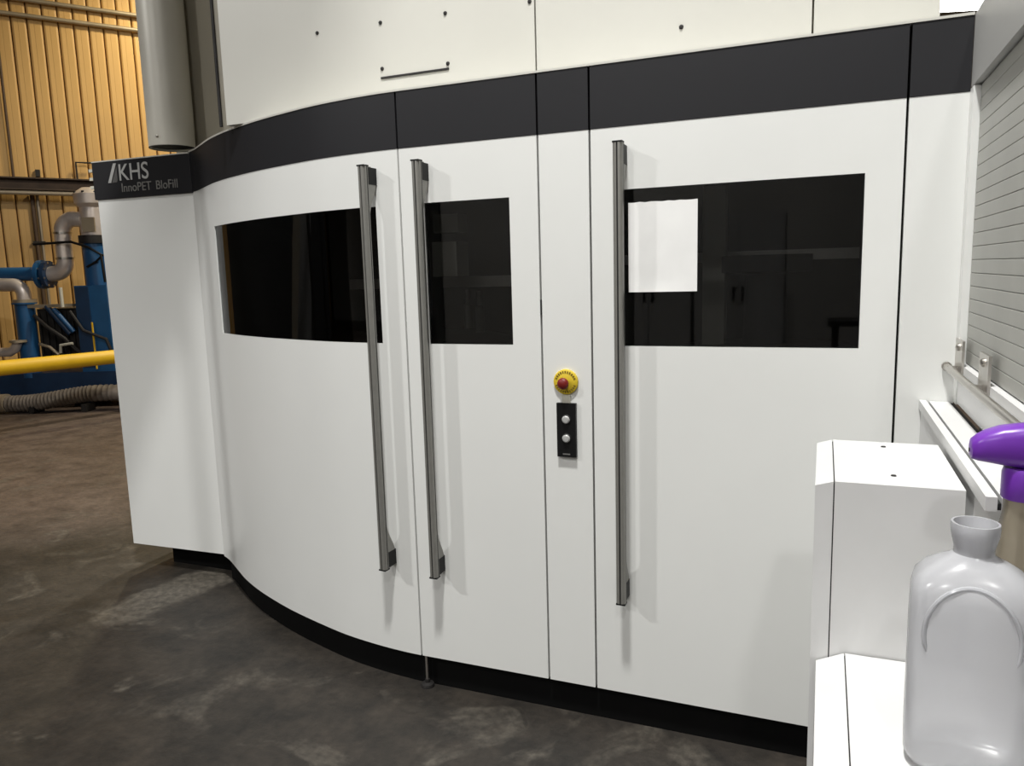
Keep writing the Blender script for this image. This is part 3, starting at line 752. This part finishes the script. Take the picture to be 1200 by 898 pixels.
bend = [Vector((.46, .20, 2.40)), Vector((.36, .20, 2.41))] + arc((.34, .20, 2.25), (0, 0, 1), (-1, 0, 0), .165, 8) + [Vector((.170, .20, 2.0))] + arc((.02, .20, 1.88), (1, 0, 0), (0, 0, -1), .15, 8) + [Vector((-.05, .20, 1.72))]
tb('bend_pipe', 'silverclad', sk, bend, .098, 20)
for z in (2.24, 1.92):
    bm = bmesh.new(); lathe(bm, [(.098, -.012), (.108, -.012), (.108, .012), (.098, .012)], 'Z', (.172, .20, z), 24, False); link('pipe_band', bm, 'steel', sk, True)
bm = bmesh.new(); lathe(bm, [(.02, -.02), (.175, -.02), (.175, .03), (.02, .03)], 'X', (-.07, .20, 1.72), 28); link('pipe_flange', bm, 'bluedark', sk, True)
bm = bmesh.new(); lathe(bm, [(.02, -.02), (.185, -.02), (.185, .03), (.02, .03)], 'X', (-.15, .20, 1.72), 28); link('pipe_flange', bm, 'blue', sk, True)
for a in range(8):
    th = a*math.pi/4+.3
    lt('bolt', 'steel', sk, [(.002, -.19), (.014, -.19), (.014, -.03), (.002, -.03)], 'X', (0, .20+.155*math.cos(th), 1.72+.155*math.sin(th)), 8)
tb('blue_pipe', 'blue', sk, [(-1.6, .20, 1.75), (-.17, .20, 1.73)], .09, 20)
tb('drain_pipe', 'silverclad', sk, [(-1.0, .1, 1.62), (-.50, .1, 1.60)] + arc((-.48, .1, 1.47), (0, 0, 1), (1, 0, 0), .13, 6) + [Vector((-.35, .1, 1.40))], .085, 18)
lt('drain_flange', 'conduit', sk, [(.02, 1.37), (.14, 1.37), (.14, 1.41), (.02, 1.41)], 'Z', (-.35, .1, 0), 24)
lt('stand_pipe', 'blue', sk, [(.115, .4), (.115, 1.35), (.145, 1.35), (.145, 1.37), (.02, 1.37)], 'Z', (-.36, .1, 0), 24)
bx('motor_block', 'soot', sk, -.22, .33, .12, .6, .62, 1.28, .03)
for i in range(6): bx('cooling_fin', 'soot', sk, -.20+i*.085, -.175+i*.085, .09, .12, .66, 1.24)
bx('cross_beam', 'conduit', sk, -.30, .30, .02, .10, 1.30, 1.34, .005)
tb('brace', 'bluedark', sk, [(-.05, .05, 1.32), (.22, .05, .95)], .035, 12); tb('brace', 'blue', sk, [(.05, .03, 1.28), (.28, .03, .98)], .03, 12)
tb('strut', 'labelgrey', sk, [(.185, .0, 1.30), (.185, .0, 1.55)], .022, 10)
tb('elbow_pipe', 'silverclad', sk, [(-1.0, .0, .74), (-.52, -.05, .75), (-.45, -.05, .79), (-.41, -.05, .88)], .06, 14)
lt('elbow_flange', 'conduit', sk, [(.02, .87), (.10, .87), (.10, .90), (.02, .90)], 'Z', (-.40, -.05, 0), 20)
tb('black_lead', 'black', sk, [(-.1, .0, 2.10), (.10, .06, 2.11), (.35, .05, 2.12), (.55, .07, 2.05), (.70, .08, 1.95), (.72, .08, 1.6)], .016, 8)
tb('black_lead', 'black', sk, [(.50, .09, 1.80), (.62, .09, 1.86), (.72, .1, 1.95)], .014, 8)
tb('hydraulic_hose', 'soot', sk, [(-.2, .02, 1.2), (0, -.06, 1.05), (.2, -.05, .9), (.35, .0, .7)], .025, 8)
tb('hydraulic_hose', 'conduit', sk, [(-.15, -.02, .84), (.0, -.06, .80), (.1, -.05, .70)], .02, 8)
tb('hydraulic_hose', 'labelgrey', sk, [(.12, -.04, .72), (.14, -.06, .82), (.30, -.06, .84)], .018, 8)
tb('hydraulic_hose', 'soot', sk, [(.3, -.05, 1.25), (.45, -.06, 1.0), (.72, -.04, .88), (.8, -.02, .6)], .02, 8)
bx('side_cabinet', 'soot', sk, .80, 1.35, .05, .7, .46, 1.25, .02)
tb('riser', 'railyellow', sk, [(.56, -.04, .5), (.56, -.04, 1.1)], .012, 8)
# ribbed hose lying on the floor in front of the skid
ho = thing('ribbed_hose', 'dusty ribbed hose lying in front of the blue skid base', 'hose', SK, SR)
P = [(-.62, -.32, .11), (-.40, -.33, .12), (-.19, -.33, .125), (.0, -.33, .14), (.2, -.32, .17), (.4, -.30, .20), (.6, -.28, .22), (.9, -.27, .22), (1.3, -.27, .16), (1.5, -.27, .11)]
pts = []; rs = []
for i in range(120):
    u = i/119*(len(P)-1); k = min(int(u), len(P)-2); f_ = u-k
    pts.append(Vector(P[k]).lerp(Vector(P[k+1]), f_)); rs.append(.098 if i % 3 else .108)
bm = bmesh.new(); tube(bm, pts, rs, 14); link('hose_tube', bm, 'hose', ho, True)
tb('hose_cuff', 'conduit', ho, [(-.66, -.32, .12), (-.44, -.33, .13)], .118, 18)
for a in (-.1, .55, 1.1): bx('hose_cradle', 'soot', ho, a-.03, a+.03, -.42, -.20, 0, .10)
# ------------------------------------------------------------------ yellow guard rail
def skp(a, b, z): 
    e = Vector((math.cos(SR), math.sin(SR), 0)); g_ = Vector((-math.sin(SR), math.cos(SR), 0))
    return Vector(SK) + e*a + g_*b + Vector((0, 0, z))
A = skp(-.16+.42, -1.93, .72); B = skp(1.40-.02, -.43-.10, .72)
dv = (B-A).normalized(); A2 = A - dv*1.3; B2 = B + dv*.55
gr = thing('guard_rail', 'thick yellow pipe guard rail on posts in front of the blue skid', 'rail', (A.x, A.y, 0))
O_ = Vector((A.x, A.y, 0))
tb('top_pipe', 'railyellow', gr, [A2-O_, B2-O_], .082, 24)
for q in (A - dv*.02, A-dv*1.15, B+dv*.35):
    q = Vector((q.x, q.y, 0))-O_
    po = tb('post', 'railyellow', gr, [q, q+Vector((0, 0, .66))], .04, 16)
    bx('base_plate', 'railyellow', gr, q.x-.1, q.x+.1, q.y-.1, q.y+.1, 0, .012)

# ------------------------------------------------------------------ unseen shapes added left of the frame for shade and reflections
ch = thing('shade_blocker', 'grey inclined unseen blocker added to shade the side panel', 'blocker', (-5.6, -.9, 0))  # added blocker, casts a diagonal shade on the side panel
def incl(name, m, p, q, wy, h, par):
    p, q = Vector(p), Vector(q); t_ = (q-p).normalized(); n_ = Vector((-t_.z, 0, t_.x))
    bm = bmesh.new(); A = [bm.verts.new(p+n_*a+Vector((0, b, 0))) for a, b in ((-h/2, -wy/2), (h/2, -wy/2), (h/2, wy/2), (-h/2, wy/2))]
    B = [bm.verts.new(v.co+(q-p)) for v in A]
    bm.faces.new(A); bm.faces.new(B[::-1])
    for i in range(4): bm.faces.new((A[i], B[i], B[(i+1) % 4], A[(i+1) % 4]))
    return link(name, bm, m, par, bevel=.01)
incl('blocker_body', 'header', (.05, 0, .40), (2.42, 0, 5.15), .22, .27, ch)
for a, zt_ in ((.35, .80), (1.55, 3.25)):
    for b in (-.16, .16): tb('leg', 'soot', ch, [(a, b, 0), (a, b, zt_)], .03, 10)
hp = thing('reflection_box', 'dark tall unseen box on legs added for the pane reflections', 'reflected box', (-8.8, -1.2, 0))  # added dark box for the curved pane to mirror
bx('bin', 'interior', hp, -.7, .7, -2.2, 2.4, .7, 4.2, .02)
for a in (-.6, .6):
    for b in (-2.1, 2.3): bx('leg', 'soot', hp, a-.06, a+.06, b-.06, b+.06, 0, .7)
bx('rim', 'soot', hp, -.74, .74, -2.24, 2.44, 4.2, 4.28, .01)
pw = bx('reflection_wall', 'brick', None, -7, 7, -11.3, -11.15, 0, 5.2); tag(pw, 'pale wall added behind the photographer to lighten the pane reflections', kind='structure')  # added pale wall, brightens what the panes mirror

# ------------------------------------------------------------------ equipment added behind the photographer for the pane reflections
for i, (x, lab) in enumerate(((-3.6, 'pale cabinet added for the pane reflections, left of the row'), (-2.35, 'pale cabinet added for the pane reflections, middle of the row'), (-1.1, 'pale cabinet added for the pane reflections, right of the row'))):
    t = thing('reflected_cabinet', lab, 'cabinet', (x, -8.6, 0), group='cabinets added for the pane reflections')
    bx('body', 'header', t, -.6, .6, -.5, 0, .1, 2.3, .01); bx('plinth', 'plinth', t, -.58, .58, -.48, -.03, 0, .1)
    for sx in (-1, 1):
        dd = bx('cabinet_door', 'header', t, min(sx*.01, sx*.58), max(sx*.01, sx*.58), .001, .02, .14, 2.26, .004)
        bx('door_handle', 'black', dd, sx*.06-.015, sx*.06+.015, .021, .05, 1.1, 1.3, .004)
t = thing('reflected_bench', 'dark steel bench added for the pane reflections', 'bench', (.95, -7.4, 0))
bx('bench_top', 'soot', t, -.9, .9, -.35, .35, .86, .92, .005)
for sx in (-.85, .78):
    for sy in (-.32, .25): bx('leg', 'soot', t, sx, sx+.07, sy, sy+.07, 0, .86)
bx('drawer_unit', 'bluedark', t, .15, .75, -.3, .3, .30, .85, .01)
for z in (.45, .63, .80): bx('drawer_pull', 'steel', t, .32, .58, .301, .325, z-.012, z+.012, .004)

for o in bpy.data.objects:
    if o.parent and 'category' in o.keys(): del o['category']
